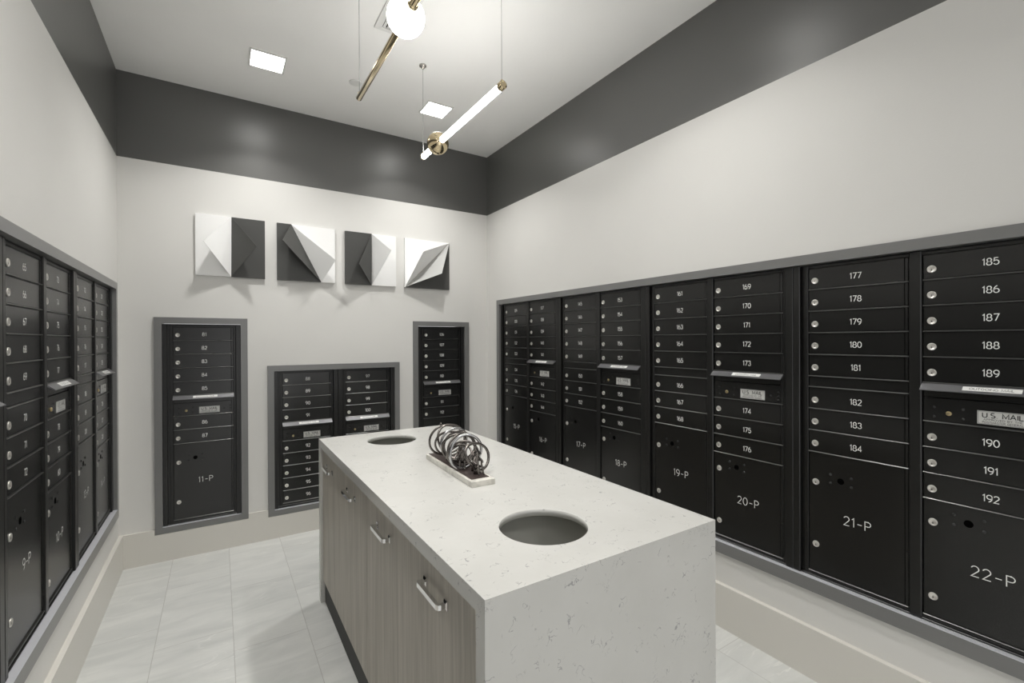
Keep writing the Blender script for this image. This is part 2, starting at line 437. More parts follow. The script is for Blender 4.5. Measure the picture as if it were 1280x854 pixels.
def text(bm, s, cx, cz, h, y, stroke, stretch=1.0, gap=.20, mi=0, mapf=None):
    """ribbon lettering centred at (cx,cz) on the plane y, facing -y"""
    wd = sum(G[c][0] * stretch for c in s) + gap * (len(s) - 1)
    x = cx - wd * h / 2
    mapf = mapf or (lambda a, b: (a, y, b))
    for c in s:
        gw, st = G[c]
        for line in st:
            pts = [Vector((x + px * stretch * h, cz - h / 2 + pz * h)) for px, pz in line]
            L, R = [], []
            nn = len(pts); closed = (pts[0] - pts[-1]).length < 1e-6
            for i in range(nn):
                a = pts[i - 1] if i > 0 else (pts[-2] if closed else None)
                b = pts[i + 1] if i < nn - 1 else (pts[1] if closed else None)
                da = (pts[i] - a).normalized() if a is not None else None
                db = (b - pts[i]).normalized() if b is not None else None
                if da is None: t = db; k = 1
                elif db is None: t = da; k = 1
                else:
                    t = da + db; t = t.normalized() if t.length > .2 else da
                    k = min(2.0, 1 / max(.35, t.dot(da)))
                nrm = Vector((-t.y, t.x)) * stroke / 2 * k
                L.append(bm.verts.new(mapf(*(pts[i] + nrm)))); R.append(bm.verts.new(mapf(*(pts[i] - nrm))))
            for i in range(nn - 1):
                f = bm.faces.new([L[i], L[i + 1], R[i + 1], R[i]]); f.material_index = mi
        x += (gw * stretch + gap) * h
    return wd * h

# ------------------------------------------------------------------ mailbox parts (local: x right, -y out of the wall, z up)
U = .0889           # height of one compartment
DW = .331           # column width
def mesh_of(bm, name, mats):
    me = bpy.data.meshes.new(name); bm.normal_update(); bm.to_mesh(me); bm.free()
    for q in mats: me.materials.append(q)
    return me
def door_shell(bm, h, big):
    box(bm, .0025, .3185, 0, .006, .0055, h - .0012, 0, .0009)           # leaf
    box(bm, .3205, .3305, -.0022, .006, .0055, h - .0012, 0, .0012)      # hinge knuckle strip
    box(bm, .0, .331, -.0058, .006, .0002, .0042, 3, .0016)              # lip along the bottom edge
def make_small():
    bm = bmesh.new(); door_shell(bm, U, False); return mesh_of(bm, 'door', [M['black'], M['rivet'], M['void'], M['edge']])
def make_filler(h):
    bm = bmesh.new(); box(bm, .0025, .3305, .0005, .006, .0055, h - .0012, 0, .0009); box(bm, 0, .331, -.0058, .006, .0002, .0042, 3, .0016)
    return mesh_of(bm, 'filler_strip', [M['black'], M['rivet'], M['void'], M['edge']])
def make_parcel(h):
    bm = bmesh.new(); door_shell(bm, h, True)
    zl = h / 2 + .126
    for (u, z) in ((.081, zl + .042), (.081, zl + .008), (.1535, zl + .042), (.1535, zl + .008)):
        lathe(bm, [(.0055, .0004), (.0052, -.0016), (.0034, -.0024), (0, -.0024)], (u, 0, z), 'y', 14, 1)
    lathe(bm, [(.0120, -.0003), (.0105, -.0003), (0, -.0002)], (.1165, 0, zl + .022), 'y', 24, 2)
    box(bm, .3195, .3320, -.0028, .004, h / 2 - .048, h / 2 - .0455, 1)    # pivot mark on the hinge side
    return mesh_of(bm, 'parcel_door', [M['black'], M['rivet'], M['void'], M['edge']])
def make_lock():
    bm = bmesh.new()
    lathe(bm, [(.0128, .0006), (.0128, -.0022), (.0118, -.0034), (.0098, -.0034), (.0094, -.0028), (0, -.0028)], (0, 0, 0), 'y', 28, 0)
    box(bm, -.0010, .0010, -.0032, -.0024, -.0058, .0012, 1); box(bm, -.0028, .0028, -.0031, -.0024, -.0046, -.0030, 1)
    return mesh_of(bm, 'lock', [M['silver'], M['keyway']])
def make_hood():
    bm = bmesh.new()
    prism(bm, [(-.0005, .0035), (-.030, -.0205), (-.0290, -.0230), (.004, -.002), (.004, .0035)], -.001, .334, 0, 'x')
    return mesh_of(bm, 'outgoing_mail_hood', [M['hood']])
def make_hood_label():
    bm = bmesh.new()
    a, b = Vector((-.0005, .0035)), Vector((-.030, -.0205)); t = (b - a); nrm = Vector((-.024, .0295)).normalized()
    def P(u, s, lift):
        q = a + t * s + nrm * lift; return (u, q.x, q.y)
    vs = [bm.verts.new(P(u, s, l)) for l in (.0001, .0007) for u, s in ((.106, .30), (.240, .30), (.240, .78), (.106, .78))]
    for q in ((4, 7, 6, 5), (0, 1, 5, 4), (1, 2, 6, 5), (2, 3, 7, 6), (3, 0, 4, 7)): bm.faces.new([vs[i] for i in q])
    bmesh.ops.recalc_face_normals(bm, faces=bm.faces[:])
    text(bm, 'OUTGOING MAIL', .173, .0, .0090, 0, .0011, 1.18, .22, 1,
         lambda x, z: P(x, .54 - z / t.length, .0010))
    return mesh_of(bm, 'label_strip', [M['label'], M['ink']])
OH = 1.5 * U
def make_panel():
    bm = bmesh.new()
    box(bm, .0025, .3185, 0, .006, .0055, .0845, 0, .0009)
    box(bm, .3205, .3305, -.0022, .006, .0055, OH - .004, 0, .0012)
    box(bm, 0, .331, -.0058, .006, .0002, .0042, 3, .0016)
    box(bm, .0025, .3185, .0015, .006, .087, OH - .004, 0, .0006)
    for u, z in ((.031, .053), (.031, .021), (.1042, .053), (.1042, .021), (.277, .036), (.312, .054), (.312, .037), (.312, .021)):
        lathe(bm, [(.0046, .0004), (.0042, -.0016), (.0028, -.0022), (0, -.0022)], (u, 0, z), 'y', 12, 1)
    return mesh_of(bm, 'mail_panel', [M['black'], M['rivet'], M['void'], M['edge']])
def make_plate():
    bm = bmesh.new()
    box(bm, .1375, .2525, -.0022, .0004, .0125, .0555, 0, .0006)
    for a in ((.1395, .2505, .0530, .0537), (.1395, .2505, .0143, .0150), (.1395, .1402, .0143, .0537), (.2498, .2505, .0143, .0537)):
        v = [bm.verts.new((x, -.0025, z)) for x, z in ((a[0], a[2]), (a[1], a[2]), (a[1], a[3]), (a[0], a[3]))]
        bm.faces.new(v).material_index = 1
    text(bm, 'U.S. MAIL', .195, .0420, .0145, -.0026, .0026, 1.15, .24, 1)
    text(bm, 'APPROVED BY THE', .195, .0280, .0056, -.0026, .0008, 1.3, .30, 1)
    text(bm, 'POSTMASTER GENERAL', .195, .0195, .0056, -.0026, .0008, 1.1, .26, 1)
    return mesh_of(bm, 'name_plate', [M['plate'], M['ink']])
def make_master_lock():
    bm = bmesh.new(); lathe(bm, [(.0078, .0004), (.0078, -.003), (.0062, -.0042), (0, -.0042)], (0, 0, 0), 'y', 22, 0)
    box(bm, -.0042, .0042, -.0050, -.0040, -.0008, .0008, 1)
    return mesh_of(bm, 'arrow_lock', [M['brasslock'], M['keyway']])
def make_num(s, h, st):
    bm = bmesh.new(); text(bm, s, 0, 0, h, 0, st, 1.0, .19 if h < .03 else .26); return mesh_of(bm, 'number', [M['white_ink']])
ME = dict(door=make_small(), filler=make_filler(.5 * U), lock=make_lock(), hood=make_hood(), hlabel=make_hood_label(),
          panel=make_panel(), plate=make_plate(), master=make_master_lock())
PARCEL = {}
def column(t, x0, ztop, spec):
    """spec: list of numbers, 'gap', 'mail' or ('p','22-P',units) from the top down; z local to the thing"""
    z = ztop
    for s in spec:
        if s == 'gap':
            z -= .5 * U; inst('filler_strip', ME['filler'], t, (x0, 0, z)); continue
        if s == 'mail':
            h = inst('outgoing_mail_hood', ME['hood'], t, (x0, 0, z)); h['label'] = 'sloping metal hood over the outgoing mail slot'
            q = inst('label_strip', ME['hlabel'], h); q['label'] = 'white strip reading OUTGOING MAIL'
            z -= OH
            pn = inst('mail_panel', ME['panel'], t, (x0, 0, z))
            q = inst('name_plate', ME['plate'], pn); q['label'] = 'silver plate reading U.S. MAIL'
            q = inst('lock', ME['master'], pn, (.0686, 0, .035)); q['label'] = 'small brass lock'
            continue
        if isinstance(s, tuple):
            hh = s[2] * U; z -= hh
            if hh not in PARCEL: PARCEL[hh] = make_parcel(hh)
            dd = inst('parcel_door', PARCEL[hh], t, (x0, 0, z)); dd['label'] = 'tall parcel door numbered ' + s[1]
            for zz in (hh / 2 + .126, hh / 2 - .130): 
                q = inst('lock', ME['lock'], dd, (.0275, 0, zz)); q['label'] = 'round silver lock'
            q = inst('number', make_num(s[1], .034, .0028), dd, (.172, -.0004, hh / 2 - .001)); q['label'] = 'white engraved ' + s[1]
            continue
        z -= U
        dd = inst('door', ME['door'], t, (x0, 0, z)); dd['label'] = 'small door numbered %d' % s
        q = inst('lock', ME['lock'], dd, (.025, 0, .0375)); q['label'] = 'round silver lock'
        q = inst('number', make_num(str(s), .0215, .0027), dd, (.1685, -.0004, .043)); q['label'] = 'white engraved %d' % s
def carcass(width, height, cols, ztop, zbot):
    bm = bmesh.new(); e = .0006
    box(bm, e, width - e, .0075, .13, .001, height - .001)                                   # box body
    g = .004
    for i, x0 in enumerate(cols):
        if i == 0:
            box(bm, e, x0 - .029, -.0115, .0075, .002, height - .002, 0, .002)                # outer flange
            box(bm, x0 - .0145, x0 - .0008, -.002, .0075, zbot - .012, ztop + .012, 0, .001)
        else:
            p1 = cols[i - 1] + DW
            box(bm, p1 + .0015, x0 - .0012, -.0075, .0075, zbot - .016, ztop + .016, 0, .003)     # mid post
    xe = cols[-1] + DW
    box(bm, xe + .0012, xe + .011, -.002, .0075, zbot - .012, ztop + .012, 0, .001)
    box(bm, xe + .0150, width - e, -.0115, .0075, .002, height - .002, 0, .002)
    xa, xb = cols[0] - .0275, xe + .0135
    box(bm, xa, xb, -.003, .0075, ztop + .0135, height - .002, 0, .0012)                        # head rails
    box(bm, xa + .012, xb - .002, -.0005, .0075, ztop + .001, ztop + .0115, 0, .001)
    box(bm, xa, xb, -.005, .0075, .002, zbot - .013, 0, .0022)                               # sill rails
    box(bm, xa + .012, xb - .002, -.001, .0075, zbot - .0115, zbot - .001, 0, .001)
    return mesh_of(bm, 'body', [M['blackbody']])
def mailbox(label, loc, rz, width, height, cols, ztop, specs, group):
    tot = sum(.5 * U if s == 'gap' else OH if s == 'mail' else s[2] * U if isinstance(s, tuple) else U for s in specs[0])
    t = thing('mailbox_unit', label, 'mailbox', loc, rz, group)
    inst('body', carcass(width, height, cols, ztop, ztop - tot), t)
    for x0, sp in zip(cols, specs): column(t, x0, ztop, sp)
    return t
def left_col(a, p): return [a, a + 1, a + 2, a + 3, a + 4, 'gap', a + 5, a + 6, a + 7, ('p', '%d-P' % p, 5.55)]
def right_col(a, p): return [a, a + 1, a + 2, a + 3, a + 4, 'mail', a + 5, a + 6, a + 7, ('p', '%d-P' % p, 4.55)]
RZ0, RH = .409, 1.2865
REC = .014
MW = .803
for k, (a, p, where) in enumerate(((129, 15, 'nearest the corner on the right wall'), (145, 17, 'second from the corner on the right wall'),
                                   (161, 19, 'behind the near corner of the white island'), (177, 21, 'nearest the camera on the right wall'))):
    y_left = RUN_R[1] - MW * k
    mailbox('black double mailbox unit numbered %d to %d, %s' % (a, a + 15, where), (XR + REC, y_left, RZ0), -pi / 2, MW, RH,
            (.056, .056 + .3687), 1.6785 - RZ0, (left_col(a, p), right_col(a + 8, p + 1)), 'double mailbox units on the side walls')
for k, (a, p, where) in enumerate(((113, 13, 'farthest on the left wall'), (65, 9, 'at the left edge of the picture'),
                                   (49, 7, 'left wall toward the entrance'))):
    y_right = RUN_L[1] - MW * k
    mailbox('black double mailbox unit numbered %d to %d, %s' % (a, a + 15, where), (XL - REC, y_right - MW, RZ0), pi / 2, MW, RH,
            (.0515, .0515 + .3687), 1.6785 - RZ0, (left_col(a, p), right_col(a + 8, p + 1)), 'double mailbox units on the side walls')
# a last unit closes the left run towards the entrance
mailbox('black double mailbox unit numbered 33 to 48, at the entrance end', (XL - REC, RUN_L[1] - MW * 3 - .7952, RZ0), pi / 2, .7952, RH,
        (.045, .045 + .3687), 1.6785 - RZ0, (left_col(33, 5), right_col(41, 6)), 'double mailbox units on the side walls')
SG = 'single-column mailbox units on the back wall'
mailbox('tall narrow black mailbox unit numbered 81 to 87, left on the back wall', (RUN_A[0], D + REC, RUN_A[2]), 0, .430, RUN_A[3] - RUN_A[2],
        (.0545,), 1.481 - RUN_A[2], ([81, 82, 83, 84, 85, 'mail', 86, 87, ('p', '11-P', 5.5)],), SG)
HB = RUN_B[3] - RUN_B[2]
mailbox('low black mailbox unit numbered 88 to 96, left half of the wide frame', (RUN_B[0], D + REC, RUN_B[2]), 0, .433, HB,
        (.0545,), 1.158 - RUN_B[2], ([88, 89, 90, 91, 'mail', 92, 93, 94, 95, 96],), SG)
mailbox('low black mailbox unit numbered 97 to 105, right half of the wide frame', (RUN_B[0] + .433, D + REC, RUN_B[2]), 0, .433, HB,
        (.0565,), 1.158 - RUN_B[2], ([97, 98, 99, 100, 'mail', 101, 102, 103, 104, 105],), SG)
mailbox('tall narrow black mailbox unit numbered 106 to 112, right on the back wall', (RUN_C[0], D + REC, RUN_C[2]), 0, .430, RUN_C[3] - RUN_C[2],
        (.0545,), 1.486 - RUN_C[2], ([106, 107, 108, 109, 110, 'mail', 111, 112, ('p', '12-P', 5.5)],), SG)

# ------------------------------------------------------------------ island
IX0, IX1, IY0, IY1, IZ = .4494, 1.213, .8133, 2.6442, .8649
HOLES = ((.770, 1.052, .1255), (.772, 2.404, .1265))
ct = thing('island_countertop', 'white speckled quartz waterfall island top with two round holes', 'countertop', ((IX0 + IX1) / 2, (IY0 + IY1) / 2, 0))
off0 = Vector(ct.location)
def shift(bm, v): bmesh.ops.translate(bm, verts=bm.verts[:], vec=-Vector(v))
bm = bmesh.new()
def top_face(bm, z, flip):
    """rectangle with two round holes as quads fanned between circle and a surrounding square"""
    out = []
    ys = [IY0]; 
    N = 64
    cuts = [(HOLES[0][1] - .17, HOLES[0][1] + .17), (HOLES[1][1] - .17, HOLES[1][1] + .17)]
    rings = []
    def quad(p): 
        vs = [bm.verts.new((x, y, z)) for x, y in p]; out.append(bm.faces.new(vs[::-1] if flip else vs))
    Y = [IY0, cuts[0][0], cuts[0][1], cuts[1][0], cuts[1][1], IY1]
    for a, b in ((Y[0], Y[1]), (Y[2], Y[3]), (Y[4], Y[5])): quad([(IX0, a), (IX1, a), (IX1, b), (IX0, b)])
    for (cx, cy, r), (a, b) in zip(HOLES, cuts):
        def border(t):
            dx, dy = cos(t), sin(t); s = 1e9
            if dx > 1e-9: s = min(s, (IX1 - cx) / dx)
            if dx < -1e-9: s = min(s, (IX0 - cx) / dx)
            if dy > 1e-9: s = min(s, (b - cy) / dy)
            if dy < -1e-9: s = min(s, (a - cy) / dy)
            return (cx + dx * s, cy + dy * s)
        ang = sorted([2 * pi * k / N for k in range(N)] + [atan2(yy - cy, xx - cx) % (2 * pi) for xx in (IX0, IX1) for yy in (a, b)])
        A = [bm.verts.new((cx + r * cos(t), cy + r * sin(t), z)) for t in ang]
        B = [bm.verts.new((*border(t), z)) for t in ang]
        for k in range(len(ang)):
            k2 = (k + 1) % len(ang)
            q = [A[k], B[k], B[k2], A[k2]]; out.append(bm.faces.new(q[::-1] if flip else q))
        rings.append(A)
    return rings
TH = .020
ra = top_face(bm, IZ, False); rb = top_face(bm, IZ - TH, True)
for A, B in zip(ra, rb):
    for k in range(len(A)):
        k2 = (k + 1) % len(A); f = bm.faces.new([A[k], A[k2], B[k2], B[k]]); f.smooth = True
def rect_side(p0, p1):
    vs = [bm.verts.new(q) for q in ((*p0, IZ - TH), (*p1, IZ - TH), (*p1, IZ), (*p0, IZ))]; bm.faces.new(vs)
bmesh.ops.remove_doubles(bm, verts=bm.verts[:], dist=1e-5)
for p0, p1 in (((IX0, IY0), (IX1, IY0)), ((IX1, IY0), (IX1, IY1)), ((IX1, IY1), (IX0, IY1)), ((IX0, IY1), (IX0, IY0))): rect_side(p0, p1)
# mitred aprons under the long edges
AP = .040
box(bm, IX0, IX0 + .02, IY0 + .0395, IY1 - .0395, IZ - AP, IZ - TH); box(bm, IX1 - .02, IX1, IY0 + .0395, IY1 - .0395, IZ - AP, IZ - TH)
shift(bm, off0); obj('top_slab', bm, M['quartz'], ct)
for y0, y1 in ((IY0, IY0 + .0395), (IY1 - .0395, IY1)):
    bm = bmesh.new(); box(bm, IX0, IX1, y0, y1, 0, IZ - TH); shift(bm, off0); obj('end_panel', bm, M['quartz'], ct)
# two base cabinets below it
def handle(y, parent, o):
    bm = bmesh.new(); xf = IX0 + .0125; xb = xf - .0275; z = .749; hw = .066
    for k in (-1, 1):
        yy = y + k * hw
        a, c = .0095, .0062
        fa = [bm.verts.new((xf, yy + p * a, z + q * a * 1.25)) for p, q in ((-1, -1), (1, -1), (1, 1), (-1, 1))]
        fb = [bm.verts.new((xf - .003, yy + p * a, z + q * a * 1.25)) for p, q in ((-1, -1), (1, -1), (1, 1), (-1, 1))]
        fc = [bm.verts.new((xf - .006, yy + p * c, z + q * c)) for p, q in ((-1, -1), (1, -1), (1, 1), (-1, 1))]
        fs = [bm.faces.new(fa), bm.faces.new(fc[::-1])]
        for A, B in ((fa, fb), (fb, fc)):
            for i in range(4): fs.append(bm.faces.new([A[i], A[(i + 1) % 4], B[(i + 1) % 4], B[i]]))
        bmesh.ops.recalc_face_normals(bm, faces=fs)
        box(bm, xb + .010, xf - .0055, yy - .0056, yy + .0056, z - .0056, z + .0056, 0, .001)
    pts = [(xb + .0105, y - hw - .0056), (xb + .004, y - hw - .0040), (xb, y - hw + .004), (xb, y + hw - .004), (xb + .004, y + hw + .0040), (xb + .0105, y + hw + .0056),
           (xb + .0105, y + hw - .0056), (xb + .0095, y + hw - .007), (xb + .0095, y - hw + .007), (xb + .0105, y - hw + .0056)]
    prism(bm, pts, z - .0062, z + .0062, 0, 'z')
    shift(bm, o); h = obj('handle', bm, M['chrome'], parent); h['label'] = 'chrome bar handle'; return h
yc = 1.744
for lab, y0, y1, hs in (('taupe wood-grain base cabinet with two chrome handles, at the near end of the island', IY0 + .040, yc - .001, (1.093, 1.530)),
                        ('taupe wood-grain base cabinet with two chrome handles, at the far end of the island', yc + .001, IY1 - .040, (1.976, 2.414))):
    o = Vector(((IX0 + IX1) / 2, (y0 + y1) / 2, 0))
    t = thing('base_cabinet', lab, 'cabinet', o, 0, 'cabinets under the island top')
    bm = bmesh.new(); xa, xb = IX0 + .034, IX1 - .034
    zt = IZ - AP - .004
    box(bm, xa, xb, y0, y0 + .018, .10, zt); box(bm, xa, xb, y1 - .018, y1, .10, zt); box(bm, xa, xb, y0 + .018, y1 - .018, .10, .118)
    box(bm, xb - .018, xb, y0 + .018, y1 - .018, .118, zt)
    shift(bm, o); obj('body', bm, M['wood'], t)
    bm = bmesh.new(); box(bm, IX0 + .0125, IX0 + .0325, y0 + .001, y1 - .001, .120, IZ - AP - .004, 0, .0008); shift(bm, o); dd = obj('door', bm, M['wood'], t)
    for hy in hs: handle(hy, dd, o)
    bm = bmesh.new(); box(bm, xb + .001, xb + .021, y0 + .001, y1 - .001, .12, zt, 0, .0008); shift(bm, o); obj('back_panel', bm, M['wood'], t)
    for x0, x1 in ((IX0 + .022, IX0 + .036), (xb - .01, xb + .006)):
        bm = bmesh.new(); box(bm, x0, x1, y0, y1, 0, .0995); shift(bm, o)
        q = obj('toe_kick', bm, M['toekick'], t); q['label'] = 'black recessed toe kick'
# waste bins standing inside, seen through the holes
for (cx, cy, r), lab in zip(HOLES, ('round grey waste bin under the near hole of the island top', 'round grey waste bin under the far hole of the island top')):
    t = thing('waste_bin', lab, 'bin', (cx, cy, .1185), 0, 'waste bins inside the island')
    bm = bmesh.new(); zt = IZ - TH - .006 - .1185
    lathe(bm, [(0, 0), (.148, 0), (.168, zt - .02), (.174, zt - .018), (.174, zt), (.166, zt), (.144, .006), (0, .006)], (0, 0, 0), 'z', 56, 0, True, False)
    obj('bin_body', bm, M['bin'], t)

# ------------------------------------------------------------------ sculpture on the island
sc = thing('sculpture', 'dark metal coil sculpture of rings and small seated figures on a marble base', 'sculpture', (.810, 1.691, IZ), radians(-2.2))
bm = bmesh.new(); box(bm, -.047, .047, -.237, .237, 0, .0205, 0, .0012); q = obj('marble_base', bm, M['marble'], sc); q['label'] = 'cream marble slab'
bm = bmesh.new(); box(bm, -.036, .036, -.210, .232, .0205, .0225, 0, .0006); q = obj('mounting_plate', bm, M['plaque'], sc); q['label'] = 'dark brown plate'
def ring(cx, cy, rx, rz_, tilt, turn, r, mt, lean=0.0):
    """a hand-bent ring whose lowest point sits on the plate"""
    bm = bmesh.new(); pts = []
    R = Matrix.Rotation(radians(turn), 3, 'Z') @ Matrix.Rotation(radians(tilt), 3, 'X') @ Matrix.Rotation(radians(lean), 3, 'Y')
    for k in range(44):
        a = 2 * pi * k / 44; wob = 1 + .035 * sin(2 * a + cx * 90) + .02 * sin(3 * a + cy * 50)
        pts.append(R @ Vector((rx * cos(a) * wob, .004 * sin(2 * a + cy * 30), rz_ * sin(a) * wob)))
    zl = min(p.z for p in pts)
    pts = [p + Vector((cx, cy, .0222 + r * .9 - zl)) for p in pts]
    tube(bm, pts, r, 10, True)
    return obj('ring', bm, mt, sc)
ring(.020, .160, .076, .067, 8, -6, .0050, M['bronze'])
ring(.036, .140, .070, .066, -12, 10, .0048, M['bronze'])
ring(.022, .118, .064, .060, 18, -14, .0046, M['bronze'])
ring(.028, .092, .064, .064, 6, 12, .0056, M['steelring'])
ring(.042, .072, .066, .058, -24, -18, .0050, M['bronze'])
ring(.020, .030, .066, .060, 12, -14, .0052, M['bronze'])
ring(.012, -.020, .064, .063, -6, 10, .0048, M['bronze'])
ring(.004, -.050, .060, .055, 20, -26, .0048, M['bronze'])
ring(-.002, -.085, .064, .065, 5, -4, .0058, M['steelring'])
ring(.014, .050, .048, .044, 34, 34, .0046, M['bronze'])
ring(.006, -.010, .048, .042, -30, -36, .0046, M['bronze'])
ring(.034, -.120, .066, .050, -18, 26, .0054, M['bronze'], 14)
def skin_mesh(name, verts, edges, rads, mt, parent, root=0):
    me = bpy.data.meshes.new(name); me.from_pydata([tuple(v) for v in verts], edges, [])
    tmp = bpy.data.objects.new(name + '_tmp', me); C.objects.link(tmp)
    tmp.modifiers.new('skin', 'SKIN'); sub = tmp.modifiers.new('sub', 'SUBSURF'); sub.levels = 2
    for i, sv in enumerate(me.skin_vertices[0].data):
        sv.radius = (rads[i], rads[i]); sv.use_root = (i == root)
    dg = bpy.context.evaluated_depsgraph_get()
    nm = bpy.data.meshes.new_from_object(tmp.evaluated_get(dg))
    bpy.data.objects.remove(tmp); nm.name = name; nm.materials.clear(); nm.materials.append(mt)
    for p in nm.polygons: p.use_smooth = True
    o = bpy.data.objects.new(name, nm); return link(o, parent)
def figurine(x, y, z, s, face, pose):
    """seated or crouching cast figure about 9 cm tall: pelvis, spine, head, two arms, two legs"""
    R = Matrix.Rotation(radians(face), 3, 'Z'); o = Vector((x, y, z))
    L = lambda *p: o + R @ (Vector(p) * s)
    k = pose
    V = [L(0, 0, .030), L(0, .002, .046), L(0, .0, .060), L(0, -.001, .068), L(0, -.002, .0735), L(0, -.003, .082),
         L(.010, 0, .061), L(.018, -.010, .050), L(.012, -.024, .044 + k * .02), L(-.010, 0, .061), L(-.019, -.008, .049), L(-.015, -.022, .040 + k * .03),
         L(.007, -.002, .029), L(.010, -.026, .031), L(.010, -.027, .010), L(.010, -.036, .003),
         L(-.007, -.002, .029), L(-.010, -.024, .034 - k * .006), L(-.009, -.022, .012), L(-.009, -.031, .003)]
    E_ = [(0, 1), (1, 2), (2, 3), (3, 4), (4, 5), (2, 6), (6, 7), (7, 8), (2, 9), (9, 10), (10, 11), (0, 12), (12, 13), (13, 14), (14, 15), (0, 16), (16, 17), (17, 18), (18, 19)]
    r = [.0082, .0078, .0085, .004, .0058, .0052, .0046, .0036, .0026, .0046, .0036, .0026, .006, .0046, .0036, .0026, .006, .0046, .0036, .0026]
    return skin_mesh('figurine', V, E_, [q * s for q in r], M['bronze'], sc)
def seat_block(x, y, s, h):
    bm = bmesh.new(); lathe(bm, [(.013 * s, .0222), (.011 * s, .0222 + h * .6), (.012 * s, .0222 + h), (0, .0222 + h)], (x, y, 0), 'z', 12); obj('perch', bm, M['bronze'], sc)
figurine(.010, -.160, .0222, 1.0, 8, .1); seat_block(.010, -.158, .9, .024)
figurine(.020, -.118, .034, 1.0, 30, .6); seat_block(.020, -.116, .9, .036)
figurine(-.004, -.060, .0222, .95, -25, .3); seat_block(-.004, -.058, .9, .022)
figurine(.014, .010, .0222, .95, 20, .5); seat_block(.014, .012, .9, .022)
# small balancing figure's knob on top of the tallest ring
bm = bmesh.new(); sphere(bm, (-.008, .158, .163), .0052, 16); tube(bm, [(-.008, .158, .150), (-.008, .158, .160)], .003, 8); obj('knob', bm, M['bronze'], sc)

# ------------------------------------------------------------------ folded relief panels on the back wall
YW = D; PT = .020
def art(label, x0, x1, fold, tips, cols, fcols):
    """fold: ((xt,zt),(xb,zb)) splits the square; tips: left and right flap tips (X, distance from wall, Z)"""
    z0, z1 = 1.8225, 2.2240; xc = (x0 + x1) / 2
    t = thing('wall_art', label, 'wall art', (xc, YW, z0), 0, 'folded black and white wall panels')
    o = Vector((xc, YW, z0)); (xt, zt), (xb, zb) = fold
    if xt >= x1 - 1e-6 and zt >= z1 - 1e-6: A, B = [(x0, z1), (x0, z0), (x1, z1)], [(x1, z1), (x0, z0), (x1, z0)]
    else: A, B = [(x0, z0), (xb, zb), (xt, zt), (x0, z1)], [(xb, zb), (x1, z0), (x1, z1), (xt, zt)]
    for poly, c in ((A, cols[0]), (B, cols[1])):
        bm = bmesh.new(); prism(bm, poly, YW - PT, YW - .0005); shift(bm, o)
        q = obj('panel', bm, M['art_' + c], t); q['label'] = {'white': 'white half', 'dark': 'charcoal half'}[c]
    for i, ((tx, dy, tz), c) in enumerate(zip(tips, fcols)):
        e = .0016 * (-1 if i == 0 else 1)
        pts = [Vector((xt + e, YW - PT - .0008, zt)), Vector((xb + e, YW - PT - .0008, zb)), Vector((tx, YW - dy, tz))]
        nrm = (pts[1] - pts[0]).cross(pts[2] - pts[0]).normalized()
        if nrm.y > 0: nrm = -nrm
        bm = bmesh.new(); a = [bm.verts.new(p) for p in pts]; b = [bm.verts.new(p + nrm * .003) for p in pts]
        fs = [bm.faces.new(a), bm.faces.new(b[::-1])] + [bm.faces.new([a[k], b[k], b[(k + 1) % 3], a[(k + 1) % 3]]) for k in range(3)]
        bmesh.ops.recalc_face_normals(bm, faces=fs); shift(bm, o)
        q = obj('flap', bm, M['art_' + c], t); q['label'] = {'white': 'white triangular flap', 'dark': 'charcoal triangular flap', 'grey': 'pale grey triangular flap'}[c]
ZT, Z0 = 2.2240, 1.8225
art('leftmost of four folded wall panels, white left half and charcoal right half', -.126, .274, ((.0755, ZT), (.0725, Z0)),
    ((-.082, .146, 2.024), (.218, .158, 2.018)), ('white', 'dark'), ('white', 'dark'))
art('second folded wall panel from left, slanted fold between charcoal and white', .349, .737, ((.440, ZT), (.640, Z0)),
    ((.369, .156, 2.076), (.719, .145, 1.975)), ('dark', 'white'), ('dark', 'white'))
art('third folded wall panel from left, charcoal left half and white right half', .812, 1.205, ((1.0112, ZT), (1.0090, Z0)),
    ((.883, .137, 1.961), (1.118, .180, 2.079)), ('dark', 'white'), ('dark', 'white'))
art('rightmost of four folded wall panels, diagonal fold from top right corner', 1.278, 1.672, ((1.672, ZT), (1.278, Z0)),
    ((1.388, .145, 2.106), (1.557, .127, 1.941)), ('white', 'dark'), ('white', 'grey'))

# ------------------------------------------------------------------ ceiling things
def downlight(x, y, label, power):
    t = thing('recessed_downlight', label, 'ceiling light', (x, y, ZC), 0, 'square downlights in the ceiling'); a = .085
    bm = bmesh.new()
    O = [(-a - .011, -a - .011), (a + .011, -a - .011), (a + .011, a + .011), (-a - .011, a + .011)]
    I = [(-a, -a), (a, -a), (a, a), (-a, a)]
    rings = [[bm.verts.new((p[0], p[1], z)) for p in L] for L, z in ((O, 0), (O, -.004), (I, -.006), (I, 0))]
    fs = [bm.faces.new([A[i], A[(i + 1) % 4], B[(i + 1) % 4], B[i]]) for A, B in zip(rings, rings[1:] + rings[:1]) for i in range(4)]
    bmesh.ops.recalc_face_normals(bm, faces=fs); obj('trim_ring', bm, M['white_trim'], t)
    bm = bmesh.new(); box(bm, -a + .0005, a - .0005, -a + .0005, a - .0005, -.0035, -.0005); q = obj('lens', bm, M['lens'], t); q['label'] = 'glowing white lens'
    ld = bpy.data.lights.new('downlight_lamp', 'AREA'); ld.shape = 'SQUARE'; ld.size = .08; ld.energy = power; ld.color = LIGHT_COL; ld.spread = radians(118)
    lo = bpy.data.objects.new('downlight_lamp', ld); lo.location = (0, 0, -.009); link(lo, t)
